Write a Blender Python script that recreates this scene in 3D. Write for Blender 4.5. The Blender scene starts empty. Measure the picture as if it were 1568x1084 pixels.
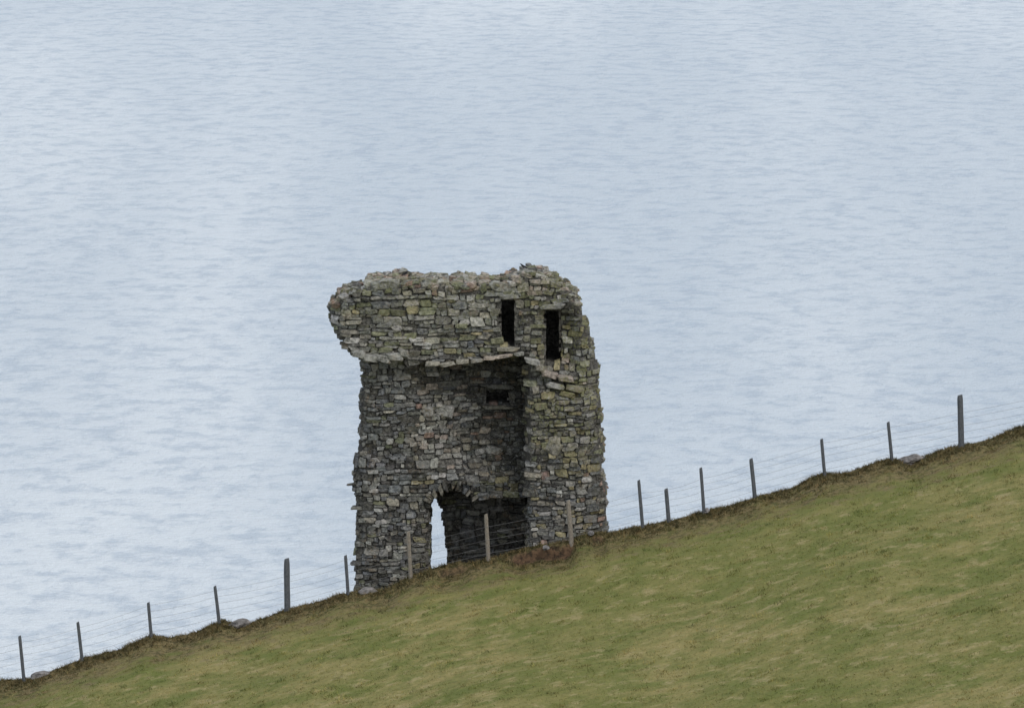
import bpy, math, random
import numpy as np
from mathutils import Vector, Matrix, Euler, noise as mn
ZOOM=False
random.seed(7); rng=np.random.default_rng(7)
S=0.02; PITCH=math.radians(8); D=200.0; Z0=7.16
CAM=Vector((0,-D*math.cos(PITCH),Z0+D*math.sin(PITCH)))
FWD=Vector((0,math.cos(PITCH),-math.sin(PITCH))); UP=Vector((0,math.sin(PITCH),math.cos(PITCH))); RT=Vector((1,0,0))
def W(px,py,y):
    d=FWD*D+RT*((px-784)*S)+UP*((542-py)*S)
    t=(y-CAM.y)/d.y
    return CAM+d*t
scene=bpy.context.scene
def link(o): scene.collection.objects.link(o); return o
def mesh_obj(name,V,F,mat=None,col=None,parent=None,smooth=False):
    me=bpy.data.meshes.new(name); me.from_pydata([tuple(v) for v in V],[],F); 
    if col is not None:
        a=me.color_attributes.new('Col','FLOAT_COLOR','POINT')
        a.data.foreach_set('color',np.asarray(col,dtype=np.float32).ravel())
    if mat: me.materials.append(mat)
    if smooth: me.polygons.foreach_set('use_smooth',[True]*len(me.polygons))
    me.update(); o=bpy.data.objects.new(name,me); link(o)
    if parent: o.parent=parent
    return o
def empty(name,loc=(0,0,0)):
    e=bpy.data.objects.new(name,None); e.location=loc; link(e); return e
# ---------- materials
class NT:
    def __init__(s,name):
        s.m=bpy.data.materials.new(name); s.m.use_nodes=True; s.t=s.m.node_tree; s.n=s.t.nodes; s.b=s.n['Principled BSDF']
    def node(s,t,**k):
        n=s.n.new(t)
        for a,v in k.items(): setattr(n,a,v)
        return n
    def l(s,a,b): s.t.links.new(a,b)
    def noise(s,vec,scale,detail=4,rough=.55,mapscale=None,rot=0):
        if mapscale is not None:
            mp=s.node('ShaderNodeMapping'); mp.inputs['Scale'].default_value=mapscale; mp.inputs['Rotation'].default_value=(0,0,rot)
            s.l(vec,mp.inputs['Vector']); vec=mp.outputs['Vector']
        n=s.node('ShaderNodeTexNoise'); n.inputs['Scale'].default_value=scale; n.inputs['Detail'].default_value=detail; n.inputs['Roughness'].default_value=rough
        s.l(vec,n.inputs['Vector']); return n.outputs['Fac']
    def rng(s,v,a,b,c=0,d=1):
        n=s.node('ShaderNodeMapRange'); n.interpolation_type='SMOOTHSTEP'
        for i,x in zip(('From Min','From Max','To Min','To Max'),(a,b,c,d)): n.inputs[i].default_value=x
        s.l(v,n.inputs['Value']); return n.outputs['Result']
    def mix(s,f,a,b,mode='MIX'):
        n=s.node('ShaderNodeMix',data_type='RGBA',blend_type=mode)
        if hasattr(f,'links'): s.l(f,n.inputs[0])
        else: n.inputs[0].default_value=f
        for i,x in ((6,a),(7,b)):
            if hasattr(x,'links'): s.l(x,n.inputs[i])
            else: n.inputs[i].default_value=(*x,1)
        return n.outputs[2]
    def math(s,op,a,b):
        n=s.node('ShaderNodeMath',operation=op)
        for i,x in ((0,a),(1,b)):
            if hasattr(x,'links'): s.l(x,n.inputs[i])
            else: n.inputs[i].default_value=x
        return n.outputs[0]
    def bump(s,h,strength,dist,prev=None):
        n=s.node('ShaderNodeBump'); n.inputs['Strength'].default_value=strength; n.inputs['Distance'].default_value=dist
        s.l(h,n.inputs['Height'])
        if prev: s.l(prev,n.inputs['Normal'])
        return n.outputs['Normal']
    def pos(s): return s.node('ShaderNodeNewGeometry').outputs['Position']
def stone_mat():
    t=NT('rubble_stone'); p=t.pos()
    at=t.node('ShaderNodeAttribute',attribute_name='Col').outputs['Color']
    n1=t.noise(p,9,6,.7); n2=t.noise(p,1.1,5,.65); n3=t.noise(p,26,5,.75); n4=t.noise(p,5.5,5,.75); n5=t.noise(p,14,5,.75); n6=t.noise(p,1.7,4,.7)
    c=t.mix(t.rng(n1,.3,.7),(.40,.41,.43),(1.58,1.57,1.54)); c=t.mix(1.0,at,c,'MULTIPLY')
    c=t.mix(t.rng(n4,.54,.64,0,.55),c,(.41,.41,.38))       # pale lichen
    sx=t.node('ShaderNodeSeparateXYZ'); t.l(p,sx.inputs[0])
    z1=t.math('MULTIPLY',t.rng(sx.outputs['X'],.3,1.4),t.rng(sx.outputs['Z'],2.5,5.5))
    z2=t.rng(sx.outputs['Z'],6.6,9.0,0,.5)
    zone=t.math('MAXIMUM',z1,z2)
    mo=t.math('MULTIPLY',t.math('MULTIPLY',t.rng(n5,.43,.57),t.rng(n2,.38,.54)),t.math('ADD',t.math('MULTIPLY',zone,.66),.14))
    c=t.mix(mo,c,(.215,.215,.095))       # lichen/moss
    og=t.math('MULTIPLY',t.math('MULTIPLY',t.rng(n5,.56,.46),t.rng(n6,.54,.64)),.40)
    c=t.mix(og,c,(.30,.22,.13))      # tan-orange lichen
    c=t.mix(t.rng(n3,.58,.70,0,.65),c,(.035,.033,.03))      # pits
    t.l(c,t.b.inputs['Base Color']); t.b.inputs['Roughness'].default_value=.95; t.b.inputs['Specular IOR Level'].default_value=.15
    t.l(t.bump(n3,.9,.035,t.bump(n1,1,.07)),t.b.inputs['Normal']); return t.m
def mortar_mat():
    t=NT('old_mortar'); p=t.pos(); n=t.noise(p,12,6,.7)
    c=t.mix(t.rng(n,.35,.65),(.055,.052,.048),(.20,.195,.175)); t.l(c,t.b.inputs['Base Color']); t.b.inputs['Roughness'].default_value=1
    t.b.inputs['Specular IOR Level'].default_value=.05
    t.l(t.bump(n,1,.08),t.b.inputs['Normal']); return t.m
def grass_mat(blade=False):
    t=NT('grass_blades' if blade else 'pasture'); p=t.pos()
    a=t.noise(p,1.0,7,.70,(.45,.65,1),.10); b=t.noise(p,.16,4,.55,(1,.6,1)); f=t.noise(p,6,4,.7); g=t.noise(p,2.8,5,.7,(.5,.6,1),.10)
    c=t.mix(t.rng(a,.36,.64),(.145,.168,.046),(.30,.255,.105))
    c=t.mix(t.rng(b,.40,.62,0,.5),c,(.155,.170,.046))
    c=t.mix(t.rng(g,.52,.66,0,.6),c,(.39,.325,.17))
    c=t.mix(t.rng(g,.46,.32,0,.45),c,(.110,.130,.038))
    c=t.mix(t.rng(f,.35,.65,0,.3),c,(.10,.10,.04))
    sx=t.node('ShaderNodeSeparateXYZ'); t.l(p,sx.inputs[0])
    yy=t.math('ADD',sx.outputs['Y'],t.math('MULTIPLY',t.math('SUBTRACT',g,.5),8))
    rf=t.rng(yy,-8.2,-4.8,0,.85)
    rc=t.mix(t.rng(f,.4,.6),(.050,.042,.021),(.19,.145,.075))
    c=t.mix(rf,c,rc)
    if blade:
        at=t.node('ShaderNodeAttribute',attribute_name='Col').outputs['Color']; c=t.mix(1,c,at,'MULTIPLY')
    else:
        at=t.node('ShaderNodeAttribute',attribute_name='Col').outputs['Color']
        ss=t.node('ShaderNodeSeparateColor'); t.l(at,ss.inputs[0])
        soil=t.mix(t.rng(f,.35,.6),(.035,.026,.018),(.12,.075,.045))
        c=t.mix(ss.outputs[0],c,soil)
        t.l(t.bump(f,.8,.08),t.b.inputs['Normal'])
    t.l(c,t.b.inputs['Base Color']); t.b.inputs['Roughness'].default_value=.9; t.b.inputs['Specular IOR Level'].default_value=.1
    return t.m
def sea_mat():
    t=NT('sea_water'); p=t.pos()
    w1=t.noise(p,.75,7,.72,(.50,.36,1),.14); w2=t.noise(p,2.4,4,.6,(.6,.6,1),-.1); big=t.noise(p,.010,2,.5,(2.2,.22,1),.05); mid=t.noise(p,.07,4,.6,(.8,.3,1),.15)
    c=t.mix(t.rng(big,.32,.66),(.53,.61,.68),(.73,.79,.83))
    c=t.mix(t.rng(mid,.3,.7,0,.15),c,(.53,.61,.69))
    c=t.mix(t.rng(w1,.36,.56,.58,0),c,(.34,.43,.54))  # darker wave facets: reflection contrast painted into the water colour
    t.l(c,t.b.inputs['Base Color']); t.b.inputs['Roughness'].default_value=.25; t.b.inputs['IOR'].default_value=1.333
    t.l(t.bump(w2,1,.18,t.bump(w1,1,.75)),t.b.inputs['Normal']); return t.m
def plain_mat(name,c1,c2,scale,mapscale=(1,1,1),rough=.9):
    t=NT(name); p=t.pos(); n=t.noise(p,scale,5,.65,mapscale)
    t.l(t.mix(t.rng(n,.35,.65),c1,c2),t.b.inputs['Base Color']); t.b.inputs['Roughness'].default_value=rough; t.b.inputs['Specular IOR Level'].default_value=.2
    t.l(t.bump(n,.6,.02),t.b.inputs['Normal']); return t.m
M_stone=stone_mat(); M_mortar=mortar_mat(); M_ground=grass_mat(); M_blade=grass_mat(True); M_sea=sea_mat()
M_post=plain_mat('weathered_post_wood',(.065,.072,.08),(.14,.15,.16),14,(6,6,1))
M_postl=plain_mat('pale_post_wood',(.17,.145,.115),(.32,.29,.24),14,(6,6,1))
M_wire=plain_mat('fence_wire',(.16,.16,.16),(.24,.24,.24),5,rough=.6)
M_rock=plain_mat('field_rock',(.10,.095,.09),(.25,.235,.225),7)
# ---------- sea
sea=mesh_obj('sea',[(-30000,-8000,-45),(30000,-8000,-45),(30000,50000,-45),(-30000,50000,-45)],[(0,1,2,3)],M_sea)
# ---------- ground
YR=-4.0
rp=[(0,1041),(50,1036),(90,1020),(130,1007),(180,992),(210,980),(230,970),(260,973),(290,968),(325,956),(340,949),(365,955),(390,948),(440,930),(490,920),(520,908),(540,903),(590,900),(620,884),(650,872),(700,862),(745,853),(780,845),(830,832),(870,826),(900,816),(930,812),(980,803),(1030,795),(1080,780),(1120,772),(1160,757),(1210,746),(1245,730),(1260,724),(1300,720),(1345,704),(1360,701),(1395,706),(1410,698),(1470,680),(1520,668),(1545,656),(1568,651)]
RX=[];RZ=[]
for a,b in rp:
    w=W(a,b,YR); RX.append(w.x); RZ.append(w.z-.05)
RX=np.array(RX);RZ=np.array(RZ)
def ext(x):
    return np.where(x>RX[-1],18*np.tanh((x-RX[-1])*.26/18),0)+np.where(x<RX[0],18*np.tanh((x-RX[0])*.22/18),0)
def zr(x): return np.interp(x,RX,RZ)+ext(x)
GX=np.arange(-60,60,.1); _g=np.concatenate([[0]*0,zr(GX)]); KX=np.arange(-6,6.01,.1); KK=np.exp(-(KX/2.2)**2); KK/=KK.sum()
_p=np.pad(_g,len(KX)//2,mode='edge'); GS=np.convolve(_p,KK,mode='valid')
def zsm(x):
    a=np.interp(x,GX,GS); t=np.clip((np.abs(x)-35)/10,0,1); return a*(1-t)+zr(x)*t
def fn(x,y,k):
    return (np.sin(x*k*1.3+y*k*.7+1)+np.sin(x*k*-.8+y*k*1.9+2.3)+np.sin(x*k*2.1-y*k*1.1+.5)*.6+np.sin(x*k*3.7+y*k*2.9)*.4)/3
sx0,sx1=W(785,830,YR).x,W(880,830,YR).x
sx2,sx3=W(668,830,YR).x,W(716,830,YR).x
sx4,sx5=W(905,830,YR).x,W(925,830,YR).x
def sm(a,b,x):
    t=np.clip((x-a)/(b-a),0,1); return t*t*(3-2*t)
def scar(x): 
    return np.maximum(np.maximum(sm(sx0-.3,sx0+.3,x)*sm(sx1+.1,sx1-.2,x),.45*sm(sx2-.1,sx2+.2,x)*sm(sx3+.2,sx3-.2,x)),.5*sm(sx4-.1,sx4+.1,x)*sm(sx5+.1,sx5-.1,x))
def gz(x,y):
    s=y-YR
    front=np.minimum(s,0); back=np.maximum(s,0)
    k=sm(-.8,-5.5,s); z=zr(x)*(1-k)+zsm(x)*k
    z=z+front*math.tan(math.radians(4.5))-.32*np.minimum(back,14)-.75*np.maximum(back-14,0)
    z=z+.05*fn(x,y,2.2)*np.exp(-(s/3)**2)+.16*fn(x,y,.35)*sm(-1,-8,s)*sm(-300,-60,s)
    z=z+.035*fn(x,y,6.3)*np.exp(-(s/1.0)**2)
    sc=scar(x)
    z=z-.34*sc*sm(-.25,-.42,s+.06*np.sin(x*5)+.04*np.sin(x*13))*sm(-4.5,-.8,s)
    return np.maximum(z,-60)
def soilf(x,y):
    s=y-YR+.06*np.sin(x*5)+.04*np.sin(x*13)
    return np.clip(scar(x)*1.6,0,1)*sm(-.2,-.3,s)*sm(-.75,-.5,s)
xs=np.concatenate([-np.geomspace(400,22,26)[:-1],np.arange(-22,22.01,.12),np.geomspace(22,400,26)[1:]])
ys=np.concatenate([np.arange(-400,-64,12),np.arange(-64,-8,.5),np.arange(-8,-2,.06),np.arange(-2,12,.5),np.arange(12,90,4)])
XX,YY=np.meshgrid(xs,ys); ZZ=gz(XX,YY)
V=np.stack([XX,YY,ZZ],-1).reshape(-1,3); nx=len(xs); ny=len(ys)
F=[(j*nx+i,j*nx+i+1,(j+1)*nx+i+1,(j+1)*nx+i) for j in range(ny-1) for i in range(nx-1)]
so=soilf(XX,YY).ravel(); col=np.stack([so,so,so,np.ones_like(so)],-1)
ground=mesh_obj('grassy_hillside',V.tolist(),F,M_ground,col,smooth=True)
# ---------- grass
def tufts(name,x,y,K,h0,h1,w0,spread,c0,c1,lean=.5,sink=.01):
    N=len(x); z=gz(x,y)
    x=np.repeat(x,K)+rng.normal(0,spread,N*K); y=np.repeat(y,K)+rng.normal(0,spread,N*K); z=gz(x,y)-sink
    hh=np.repeat(rng.uniform(.6,1,N),K)*rng.uniform(h0,h1,N*K); a=rng.uniform(0,2*math.pi,N*K); w=w0*rng.uniform(.6,1.3,N*K)
    lx=rng.normal(0,lean,N*K)*hh; ly=rng.normal(0,lean,N*K)*hh
    P=np.empty((N*K,3,3)); dx=np.cos(a)*w/2; dy=np.sin(a)*w/2
    P[:,0]=np.stack([x-dx,y-dy,z],-1); P[:,1]=np.stack([x+dx,y+dy,z],-1); P[:,2]=np.stack([x+lx,y+ly,z+hh],-1)
    n=N*K; me=bpy.data.meshes.new(name); me.vertices.add(n*3); me.vertices.foreach_set('co',P.ravel())
    me.loops.add(n*3); me.loops.foreach_set('vertex_index',np.arange(n*3,dtype=np.int32))
    me.polygons.add(n); me.polygons.foreach_set('loop_start',np.arange(0,n*3,3,dtype=np.int32)); me.polygons.foreach_set('loop_total',np.full(n,3,dtype=np.int32))
    me.update(calc_edges=True)
    c=np.repeat(rng.uniform(c0,c1,N),K)*rng.uniform(.85,1.15,n); warm=np.repeat(rng.uniform(-.12,.12,N),K)
    C=np.stack([c*(1+warm),c,c*(1-warm),np.ones(n)],-1); C=np.repeat(C,3,axis=0)
    at=me.color_attributes.new('Col','FLOAT_COLOR','POINT'); at.data.foreach_set('color',C.astype(np.float32).ravel())
    me.materials.append(M_blade); o=bpy.data.objects.new(name,me); link(o); o.parent=ground
N=120000; x=rng.uniform(-21,21,N); y=-4.6-46*rng.uniform(0,1,N)**1.0
tufts('grass_field_blades',x,y,3,.03,.075,.022,.035,.85,1.4)
N=2600; x=rng.uniform(-21,21,N); y=-5-40*rng.uniform(0,1,N)**1.3
tufts('field_clumps',x,y,22,.05,.12,.025,.10,.7,1.5,.7)
N=14000; x=rng.uniform(-21,21,N); s=rng.normal(-.25,.45,N); y=YR+s
k=soilf(x,y)<.2; x=x[k];y=y[k]
cl=fn(x,y*0,2.6)+.6*fn(x,y*0,7.1); k=rng.uniform(-.9,1.1,len(x))<cl; 
tufts('ridge_tussocks',x[k],y[k],7,.05,.17,.024,.05,.35,1.5,.7)
tufts('ridge_turf',x,y,5,.025,.07,.024,.05,.45,1.4,.6)
# ---------- tower
sil=[(503,485),(509,472),(525,458),(545,448),(570,440),(590,435),(625,433),(655,438),(690,442),(750,440),(775,434),(800,427),(835,428),(855,440),(878,457),(886,474),(893,500),(905,530),(908,560),(916,580),(915,610),(919,640),(916,660),(922,700),(919,725),(926,760),(925,830),(930,1060),(545,1060),(546,930),(545,850),(548,790),(543,745),(544,712),(556,690),(553,640),(556,600),(558,572),(545,550),(527,532),(513,510),(506,495)]
door=[(655,1080),(655,800),(657,780),(663,764),(676,754),(693,750),(712,755),(726,767),(770,769),(806,763),(809,800),(807,1080)]
slot1=[(769,459),(789,459),(789,531),(770,529),(765,480)]
slot2=[(834,474),(857,475),(859,557),(835,557)]
win1=[(744,606),(779,607),(778,627),(744,628)]
holes=(slot1,slot2,win1)
doorB=[(560,1080),(560,800),(640,780),(664,781),(676,795),(682,830),(681,850),(684,870),(690,900),(690,1080)]
def inpoly(px,py,poly):
    px=np.asarray(px,float);py=np.asarray(py,float); r=np.zeros(px.shape,bool); n=len(poly)
    for i in range(n):
        x1,y1=poly[i];x2,y2=poly[(i+1)%n]
        if y1==y2: continue
        c=((y1>py)!=(y2>py))&(px<(x2-x1)*(py-y1)/(y2-y1)+x1); r^=c
    return r
def jag(px,py): return px+2.2*np.sin(py*.37)+1.8*np.sin(py*.83+px*.01),py+1.8*np.sin(px*.29)+1.6*np.sin(px*.71)
def maskA(px,py):
    px=np.asarray(px,float);py=np.asarray(py,float)
    qx,qy=jag(px,py); m=inpoly(qx,qy,sil)&~inpoly(px+2.2*np.sin(py*.5)+1.5*np.sin(py*.21),py+1.5*np.sin(px*.4),door)
    for w in holes: m&=~inpoly(px+.8*np.sin(py*.6),py,w)
    return m
def maskB(px,py):
    px=np.asarray(px,float);py=np.asarray(py,float)
    qx,qy=jag(px,py)
    return inpoly(qx,qy,sil)&(py>462)&(px>562)&(px<880)&~inpoly(px+2.6*np.sin(py*.45)+1.5*np.sin(py*.9),py,doorB)
def fA(px,py):
    px=np.asarray(px,float);py=np.asarray(py,float)
    led=np.interp(px,[500,560,618,622,650,700,790,812,820],[545,545,548,570,556,556,543,556,560])
    low=sm(-2,3,py-led)
    left=.45; rec=1.4
    prof=left+(rec-left)*sm(622,745,px)*sm(745,690,py)
    up=.5*sm(535,503,px)**2+.08*np.sin(px*.03)
    f=up*(1-low)+prof*low
    right=sm(803,812,px)*sm(535,565,py)
    rv=-.08-.50*sm(578,604,py-.25*(px-840))
    f=f*(1-right)+rv*right
    niche=sm(856,859,px)*sm(889,868,px)*sm(468,490,py)*sm(578,555,py); f=f+.45*niche
    f=f+.7*sm(880,928,px)**1.6
    f=f+.25*sm(570,540,px)*low
    f=f-.12*sm(700,760,py)*sm(660,640,px)
    return f
V=[];F=[];C=[]
def XZ(px,py):
    w=W(px,py,0); return w.x,w.z
def core(mask,ffun,yb,off):
    st=4; gx=np.arange(496,940,st); gy=np.arange(404,1064,st); cx,cy=np.meshgrid(gx+st/2,gy+st/2); m=mask(cx,cy)
    idx={}; VV=[];FF=[]
    def vid(i,j,b):
        k=(i,j,b)
        if k not in idx:
            px=496+i*st;py=404+j*st; X,Z=XZ(px,py)
            y=(yb if b else float(ffun(px,py))+off); n=mn.noise(Vector((X*4,Z*4,3+b)))*.06
            idx[k]=len(VV); VV.append((X+n*.5,y+n,Z+n*.4))
        return idx[k]
    nj,ni=m.shape
    g=lambda i,j: 0<=i<ni and 0<=j<nj and m[j,i]
    for j in range(nj):
        for i in range(ni):
            if not m[j,i]: continue
            a,b,c,d=(i,j),(i+1,j),(i+1,j+1),(i,j+1)
            FF.append((vid(*a,0),vid(*d,0),vid(*c,0),vid(*b,0))); FF.append((vid(*a,1),vid(*b,1),vid(*c,1),vid(*d,1)))
            for (p,q,di,dj) in ((a,b,0,-1),(b,c,1,0),(c,d,0,1),(d,a,-1,0)):
                if not g(i+di,j+dj): FF.append((vid(*p,0),vid(*q,0),vid(*q,1),vid(*p,1)))
    return VV,FF
YB=2.45
tower=empty('ruined_stone_tower')
v,f=core(maskA,fA,YB,.065); mesh_obj('wall_core',v,f,M_mortar,parent=tower)
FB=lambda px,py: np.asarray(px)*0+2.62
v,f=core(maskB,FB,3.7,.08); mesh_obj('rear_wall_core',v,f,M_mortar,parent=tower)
PAL=dict(grey=(.25,.25,.236),dark=(.115,.113,.108),light=(.42,.415,.39),tan=(.295,.28,.238),ochre=(.30,.27,.17),moss=(.20,.207,.14),red=(.27,.195,.165),pink=(.37,.32,.28),slate=(.165,.172,.178))
def pick(px,py,lay):
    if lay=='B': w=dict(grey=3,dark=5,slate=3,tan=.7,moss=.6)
    elif py<450+8*math.sin(px*.05) or (px>780 and py<450): w=dict(grey=2,tan=3,pink=1.8,light=1,moss=1.2,dark=1.4,red=.9)
    elif py<560 and px<795: w=dict(grey=6,light=1.8,dark=1.0,moss=2.0,tan=2.0,slate=.8,ochre=.7)
    elif px>806:
        w=dict(grey=3,moss=2.6,tan=2,ochre=1.6,dark=2.8,light=.5,pink=.2)
        if py>700: w=dict(grey=3,dark=3.2,tan=1.6,slate=1.8,ochre=.7,light=.5,red=.4)
        if py>690 and px>860: w['ochre']=1.8; w['red']=1.5; w['tan']=3
    elif px<625: w=dict(grey=4,slate=4,dark=3,light=.7,tan=.6,moss=.5) 
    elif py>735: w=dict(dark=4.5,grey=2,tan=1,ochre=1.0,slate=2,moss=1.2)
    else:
        d=min(1,max(0,(px-690)/90)); w=dict(grey=3,light=3.6*(1-d),tan=1.4,dark=2.4+5*d,slate=1+2*d,pink=1.0*(1-d)+.1,red=.2+1.4*(d>.4)*(py>590 and py<690))  # recess palette darkens rightwards: shadow of the projecting wall put into stone colour
    ks=list(w); c=np.array(PAL[random.choices(ks,[w[k] for k in ks])[0]])
    k=random.uniform(.66,1.3)
    if lay=='A' and px<795 and 450<py<545: k*=1.05
    if lay=='A' and 625<px<806 and py>555:  # deep shade of the recess painted into its stone colours
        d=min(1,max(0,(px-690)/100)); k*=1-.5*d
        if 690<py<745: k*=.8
        if py<610: k*=.75  # shadow under the overhang, also painted into the colour
    return np.clip(c*k*np.array([random.uniform(.97,1.03),1,random.uniform(.96,1.04)]),.02,.6)
def ring(hw,hh):
    pts=[(1,-.62),(1,.62),(.78,1),(-.78,1),(-1,.62),(-1,-.62),(-.78,-1),(.78,-1)]
    sh=random.uniform(-.18,.18); ti=random.uniform(-.28,.28)
    return [(hw*(a+sh*b+random.uniform(-.19,.19)),hh*(b+ti*a+random.uniform(-.27,.27))) for a,b in pts]
def add(rings,col):
    b=len(V); n=8
    for r in rings: V.extend(r)
    C.extend([(*col,1)]*(n*len(rings)))
    for k in range(len(rings)-1):
        for i in range(n):
            j=(i+1)%n; F.append((b+k*n+i,b+k*n+j,b+(k+1)*n+j,b+(k+1)*n+i))
    F.append(tuple(b+i for i in range(n))[::-1]); F.append(tuple(b+(len(rings)-1)*n+i for i in range(n)))
def facestone(px,py,w,h,ff,lay):
    if random.random()<.03: return
    X,Z=XZ(px,py); hw=w*S/2; hh=h*S/2; fc=float(ff(px,py)); r=ring(hw,hh)
    pr=random.uniform(-.01,.045)+(random.random()<.10)*.07; t1=random.uniform(-.16,.16); t2=random.uniform(-.25,.25)
    ys=[]
    for a,b in r:
        q=float(ff(px+a/S,py-b/S)); ys.append(max(fc-.15,min(fc+.15,q)))
    R=[]
    R.append([(X+a,y+.38,Z+b) for (a,b),y in zip(r,ys)])
    R.append([(X+a,y+.035-pr+t1*a+t2*b,Z+b) for (a,b),y in zip(r,ys)])
    k=random.uniform(.82,.95)
    R.append([(X+a*k,y-pr+t1*a+t2*b+random.uniform(-.018,.018),Z+b*k) for (a,b),y in zip(r,ys)])
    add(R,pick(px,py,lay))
def boxstone(c,sz,rot=(0,0,0),col=None,pp=None):
    M=Euler(rot).to_matrix(); r=ring(sz[0],sz[2]); d=sz[1]; R=[]
    for yy,k in ((d,.75),(d*.75,1),(-d*.75,1),(-d,.75)):
        R.append([tuple(Vector(c)+M@Vector((a*k,yy*random.uniform(.93,1.07),b*k))) for a,b in r])
    add(R,col if col is not None else pick(*(pp or (700,430)),'A'))
def lay_rows(mask,ff,lay,x0,x1,y0,y1,big=1.0):
    py=y0; row=0
    while py<y1:
        h=random.choice([5,6,7,8,9,10,11,13,15])*big*.92; row+=1
        px=x0+random.uniform(0,12)
        while px<x1:
            reg=1.1 if (py<555 and px<790) else (.82 if px>806 or px<625 else .88)
            w=random.uniform(6.5,23)*big*reg*(1.2 if h>9 else .95)
            if random.random()<.08: w*=1.5
            cx=px+w/2; cy=py+h/2+9*mn.noise(Vector((cx/70,row*.13,5)))+6*mn.noise(Vector((cx/22,row*.4,9)))
            if bool(mask(cx,cy)):
                wl=bool(mask(cx-w*.45,cy)); wr=bool(mask(cx+w*.45,cy)); ww=w; c2=cx
                if not wl and random.random()<.6: ww*=.7; c2+=w*.15
                if not wr and random.random()<.6: ww*=.7; c2-=w*.15
                for ho in ((*holes,door) if lay=='A' else (doorB,)):
                    for sgn in (-1,1):
                        if bool(inpoly(c2+sgn*ww*.42,cy,ho)): ww*=.62; c2-=sgn*ww*.3
                if h>=8.5 and random.random()<.5:
                    sp=random.uniform(.35,.65)
                    facestone(c2,cy-h/2+h*sp/2,ww-.6,h*sp-.4,ff,lay)
                    if random.random()<.5: facestone(c2,cy+h/2-h*(1-sp)/2,ww-.6,h*(1-sp)-.4,ff,lay)
                    else:
                        q=random.uniform(.35,.65)
                        facestone(c2-ww/2+ww*q/2,cy+h/2-h*(1-sp)/2,ww*q-.6,h*(1-sp)-.4,ff,lay); facestone(c2+ww/2-ww*(1-q)/2,cy+h/2-h*(1-sp)/2,ww*(1-q)-.6,h*(1-sp)-.4,ff,lay)
                else: facestone(c2,cy,ww-.6,h-.4,ff,lay)
            px+=w
        cy=py+h/2; pxs=np.arange(x0,x1,2.0); m=mask(pxs,np.full(pxs.shape,cy))
        e=np.nonzero(m[1:]!=m[:-1])[0]
        yb=YB if lay=='A' else 3.7
        for i in e:
            if lay=='A' and 735<pxs[i]<865 and cy<640: continue
            ex=pxs[i]+1; sg=1 if m[i+1] else -1
            X,Z=XZ(ex+sg*random.uniform(4,8),cy); y=float(ff(ex+sg*6,cy))+.25
            while y<yb:
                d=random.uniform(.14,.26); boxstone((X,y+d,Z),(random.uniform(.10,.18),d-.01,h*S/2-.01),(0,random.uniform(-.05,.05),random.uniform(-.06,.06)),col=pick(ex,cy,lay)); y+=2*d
        py+=h
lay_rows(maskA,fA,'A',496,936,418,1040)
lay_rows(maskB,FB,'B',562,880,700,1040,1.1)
for i in range(620):
    px=random.uniform(508,884); top=np.interp(px,[p[0] for p in sil[:16]],[p[1] for p in sil[:16]])
    y=random.uniform(float(fA(px,top+10))+.05,YB-.1); X,Z=XZ(px,top+random.uniform(-3,5)-3*math.sin(px*.11)*math.sin(px*.047+1))
    boxstone((X,y,Z),(random.uniform(.06,.18),random.uniform(.08,.2),random.uniform(.03,.085)),(random.uniform(-.3,.3),random.uniform(-.35,.35),random.uniform(0,6.28)),pp=(px,425))
def slab(px,py,w,h,y,tilt=0,col=None,d=.22):
    X,Z=XZ(px,py); boxstone((X,y,Z),(w*S/2,d,h*S/2),(random.uniform(-.06,.06),tilt,random.uniform(-.05,.05)),col=col,pp=(700,430))
for a,b,w in ((566,547,24),(586,549,22),(605,545,22),(618,539,14),(550,541,18)): slab(a,b,w,11,-.08,.05,np.array(PAL['grey'])*random.uniform(1.1,1.45))
for a,b,w in ((662,556,22),(686,557,24),(708,553,20),(730,551,20),(750,547,22),(772,544,26),(795,541,16)): slab(a,b,w,6,-.06,-.08,np.array(PAL[random.choice(['tan','grey','pink'])])*random.uniform(1.0,1.3))
for a,b,w in ((815,551,22),(826,560,14),(842,571,26),(866,577,26),(850,588,24),(880,592,24),(868,600,22)): slab(a,b,w,9,-.34,.2,np.array(PAL[random.choice(['tan','light','ochre','pink'])])*random.uniform(.8,1))
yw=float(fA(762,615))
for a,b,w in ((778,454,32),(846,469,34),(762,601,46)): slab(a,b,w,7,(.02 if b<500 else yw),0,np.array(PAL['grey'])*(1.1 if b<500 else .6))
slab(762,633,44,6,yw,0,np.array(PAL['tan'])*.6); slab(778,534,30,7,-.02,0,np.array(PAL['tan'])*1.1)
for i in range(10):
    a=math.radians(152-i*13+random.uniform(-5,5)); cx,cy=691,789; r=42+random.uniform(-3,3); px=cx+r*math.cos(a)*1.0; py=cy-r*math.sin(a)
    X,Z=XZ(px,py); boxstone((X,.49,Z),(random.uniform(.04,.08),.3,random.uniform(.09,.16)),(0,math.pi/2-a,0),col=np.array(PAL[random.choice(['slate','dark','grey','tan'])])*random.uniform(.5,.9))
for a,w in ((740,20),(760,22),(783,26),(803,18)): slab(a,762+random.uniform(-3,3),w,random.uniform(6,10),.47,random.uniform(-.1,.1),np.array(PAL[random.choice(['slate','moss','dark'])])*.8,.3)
slab(680,636,30,22,float(fA(680,636))+.12,0,np.array(PAL['light'])*.95); slab(655,634,18,16,float(fA(655,634))+.12,0,np.array(PAL['light'])*.85)
slab(848,682,22,22,float(fA(848,682))+.12,.5,np.array(PAL['tan'])*.8)
slab(755,700,26,12,float(fA(755,700))+.12,.1,np.array(PAL['grey'])); slab(538,745,14,3,.5,-.1,np.array(PAL['dark']),.08)
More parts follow.
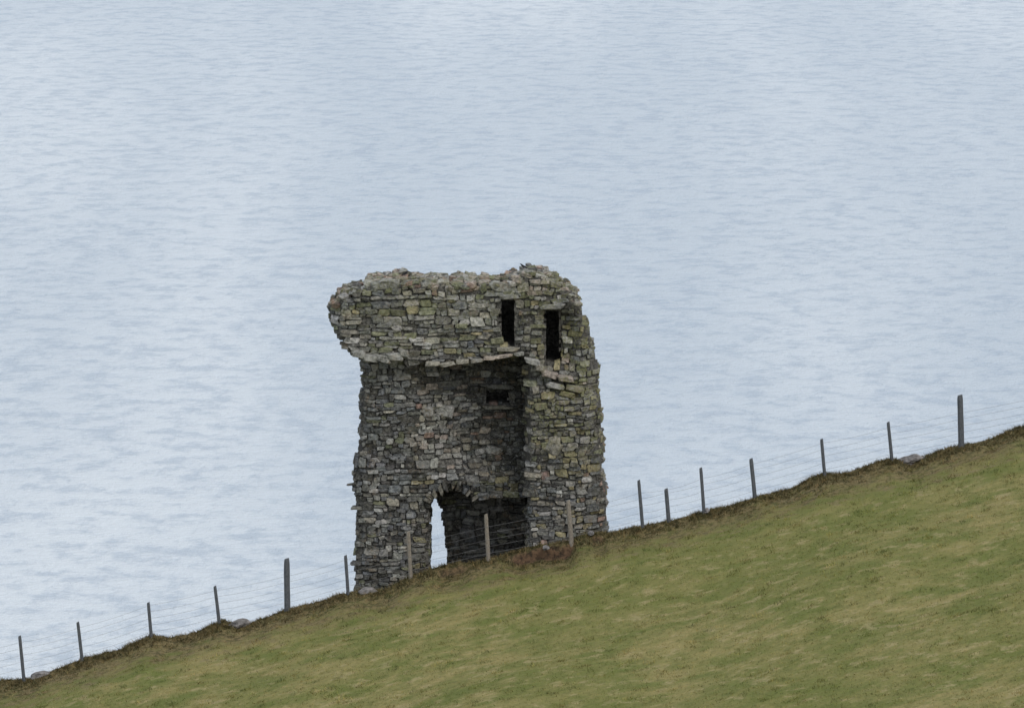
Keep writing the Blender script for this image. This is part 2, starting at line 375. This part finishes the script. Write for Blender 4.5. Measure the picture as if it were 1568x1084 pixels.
mesh_obj('masonry_stones',V,F,M_stone,C,parent=tower)
# ---------- fence
posts=[((30,973),(36,1034),5,0),((119,952),(126,1012),5,0),((227,922),(232,978),5,0),((329,897),(336,955),5,0),((439,855),(440,933),9,0),((529,850),(533,908),5,0),((625,814),(629,884),6,1),((744,787),(748,858),6,1),((870,766),(875,832),7,1),((978,735),(984,806),5,0),((1020,748),(1024,797),6,0),((1073,716),(1078,784),5,0),((1150,702),(1156,762),6,0),((1258,672),(1263,730),5,0),((1360,646),(1366,706),5,0),((1470,605),(1472,684),9,0)]
fence=empty('wire_fence'); YF=-4.25
tops=[];bots=[]
def post(i,a,b,w,pale):
    A=W(*a,YF);B=W(*b,YF); dirv=(A-B).normalized(); B=B-dirv*.3; tops.append(A);bots.append(W(*b,YF))
    n=10; vs=[];fs=[]; L=(A-B).length; r0=w*S/2
    ks=[0,.15,.35,.55,.75,.93,1.0]
    for k in ks:
        c=B+dirv*L*k; r=r0*(1.06-.1*k)*(.82 if k==1 else 1)
        for j in range(n):
            an=2*math.pi*j/n; rr=r*(1+.10*mn.noise(Vector((j*1.7,k*3,i*5))))
            sl=.02*math.cos(an) if k==1 else 0
            vs.append(c+Vector((rr*math.cos(an),rr*math.sin(an),sl)))
    for k in range(len(ks)-1):
        for j in range(n):
            q=(j+1)%n; fs.append((k*n+j,k*n+q,(k+1)*n+q,(k+1)*n+j))
    fs.append(tuple(range((len(ks)-1)*n,len(ks)*n))); 
    mesh_obj('post_%d'%(i+1),vs,fs,M_postl if pale else M_post,parent=fence)
for i,(a,b,w,p) in enumerate(posts): post(i,a,b,w,p)
T=[W(-90,1000,YF)]+tops+[W(1670,582,YF)]; Bm=[W(-90,1062,YF)]+bots+[W(1670,642,YF)]
wv=[];wf=[]
def tube(p,q,r,sag):
    n=5; K=8; b=len(wv)
    for k in range(K+1):
        t=k/K; c=p.lerp(q,t)-Vector((0,0,sag*4*t*(1-t)))
        for j in range(n):
            an=2*math.pi*j/n; wv.append(c+Vector((0,r*math.cos(an),r*math.sin(an))))
    for k in range(K):
        for j in range(n):
            wf.append((b+k*n+j,b+k*n+(j+1)%n,b+(k+1)*n+(j+1)%n,b+(k+1)*n+j))
hs=[.2,.38,.56,.74,.9]
for wi,h in enumerate(hs):
    for i in range(len(T)-1):
        def at(k):
            t,b=T[k],Bm[k]; hgt=1.15*h; d=(t-b); return b+d.normalized()*min(hgt,d.length*.97)+Vector((0,-.06,0))
        tube(at(i),at(i+1),.0034,random.uniform(.01,.05))
mesh_obj('wires',wv,wf,M_wire,parent=fence)
# ---------- rocks
import bmesh
def rock(px,py,w,h,y=-4.15):
    bm=bmesh.new(); bmesh.ops.create_icosphere(bm,subdivisions=4,radius=1); sd=random.uniform(0,50)
    for v in bm.verts:
        n=mn.noise(v.co*1.3+Vector((sd,0,0)))*.35+mn.noise(v.co*3.5+Vector((0,sd,0)))*.12; v.co*=1+n
    me=bpy.data.meshes.new('field_rock'); bm.to_mesh(me); bm.free(); me.materials.append(M_rock)
    o=bpy.data.objects.new('field_rock',me); o.location=W(px,py,y); o.scale=(w*S/2,.28,h*S/2); o.rotation_euler=(0,-.2,0); link(o)
rock(62,1034,30,13); rock(366,956,34,15); rock(562,907,32,14); rock(1396,705,38,16); rock(836,838,10,6,-4.6); rock(1082,782,10,7); rock(905,816,9,6)
def bird(px,py,face):
    b=W(px,py,.5)
    vs=[(-.16,0,.0),(-.07,0,.05),(0,0,.085),(.07,0,.12),(.10,0,.165),(.125,0,.175),(.165,0,.168),(0,-.02,.03),(0,-.02,-.01)]
    rad=[.012,.035,.055,.042,.030,.026,.005,.008,.006]
    ed=[(0,1),(1,2),(2,3),(3,4),(4,5),(5,6),(2,7),(7,8)]
    me=bpy.data.meshes.new('jackdaw'); me.from_pydata([Vector((face*x,y,z)) for x,y,z in vs],ed,[]); o=bpy.data.objects.new('jackdaw',me); link(o)
    m=o.modifiers.new('s','SKIN'); 
    for i,r in enumerate(rad): me.skin_vertices[0].data[i].radius=(r,r)
    me.skin_vertices[0].data[2].use_root=True
    s=o.modifiers.new('u','SUBSURF'); s.levels=1; s.render_levels=2
    me.materials.append(M_bird); o.location=b; o.scale=(.75,.75,.75)
M_bird=plain_mat('black_feathers',(.015,.015,.018),(.04,.04,.045),20)
bird(620,422,1); bird(802,411,-1)
# ---------- camera, light
cam=bpy.data.cameras.new('camera'); co=bpy.data.objects.new('camera',cam); link(co); co.location=CAM
co.rotation_euler=(math.pi/2-PITCH,0,0); cam.sensor_width=36; cam.lens=36*D/(1568*S); cam.clip_start=1; cam.clip_end=90000
if ZOOM:
    cam.lens*=2.1; cam.shift_x=(720-784)/1568*2.1; cam.shift_y=(542-665)/1568*2.1
scene.camera=co
sd=Vector((.55,-.75,1.05)).normalized()
el=math.asin(sd.z); az=math.atan2(sd.x,sd.y)
L=bpy.data.lights.new('sun','SUN'); L.energy=1.1; L.angle=math.radians(16); L.color=(1,.96,.9)
lo=bpy.data.objects.new('sun',L); link(lo); lo.rotation_euler=(-sd).to_track_quat('-Z','Y').to_euler(); lo.location=(0,0,60)
w=bpy.data.worlds.new('World'); scene.world=w; w.use_nodes=True; nt=w.node_tree
sk=nt.nodes.new('ShaderNodeTexSky'); sk.sky_type='NISHITA'; sk.sun_disc=False; sk.sun_elevation=el; sk.sun_rotation=az; sk.dust_density=4; sk.air_density=1.0; sk.ozone_density=1
mx=nt.nodes.new('ShaderNodeMix'); mx.data_type='RGBA'; mx.inputs[0].default_value=.72; mx.inputs[7].default_value=(7.05,7.45,8.05,1)
nt.links.new(sk.outputs[0],mx.inputs[6])
bg=nt.nodes['Background']; bg.inputs['Strength'].default_value=.125; nt.links.new(mx.outputs[2],bg.inputs['Color'])
scene.view_settings.view_transform='Standard'; scene.view_settings.look='None'; scene.view_settings.exposure=0
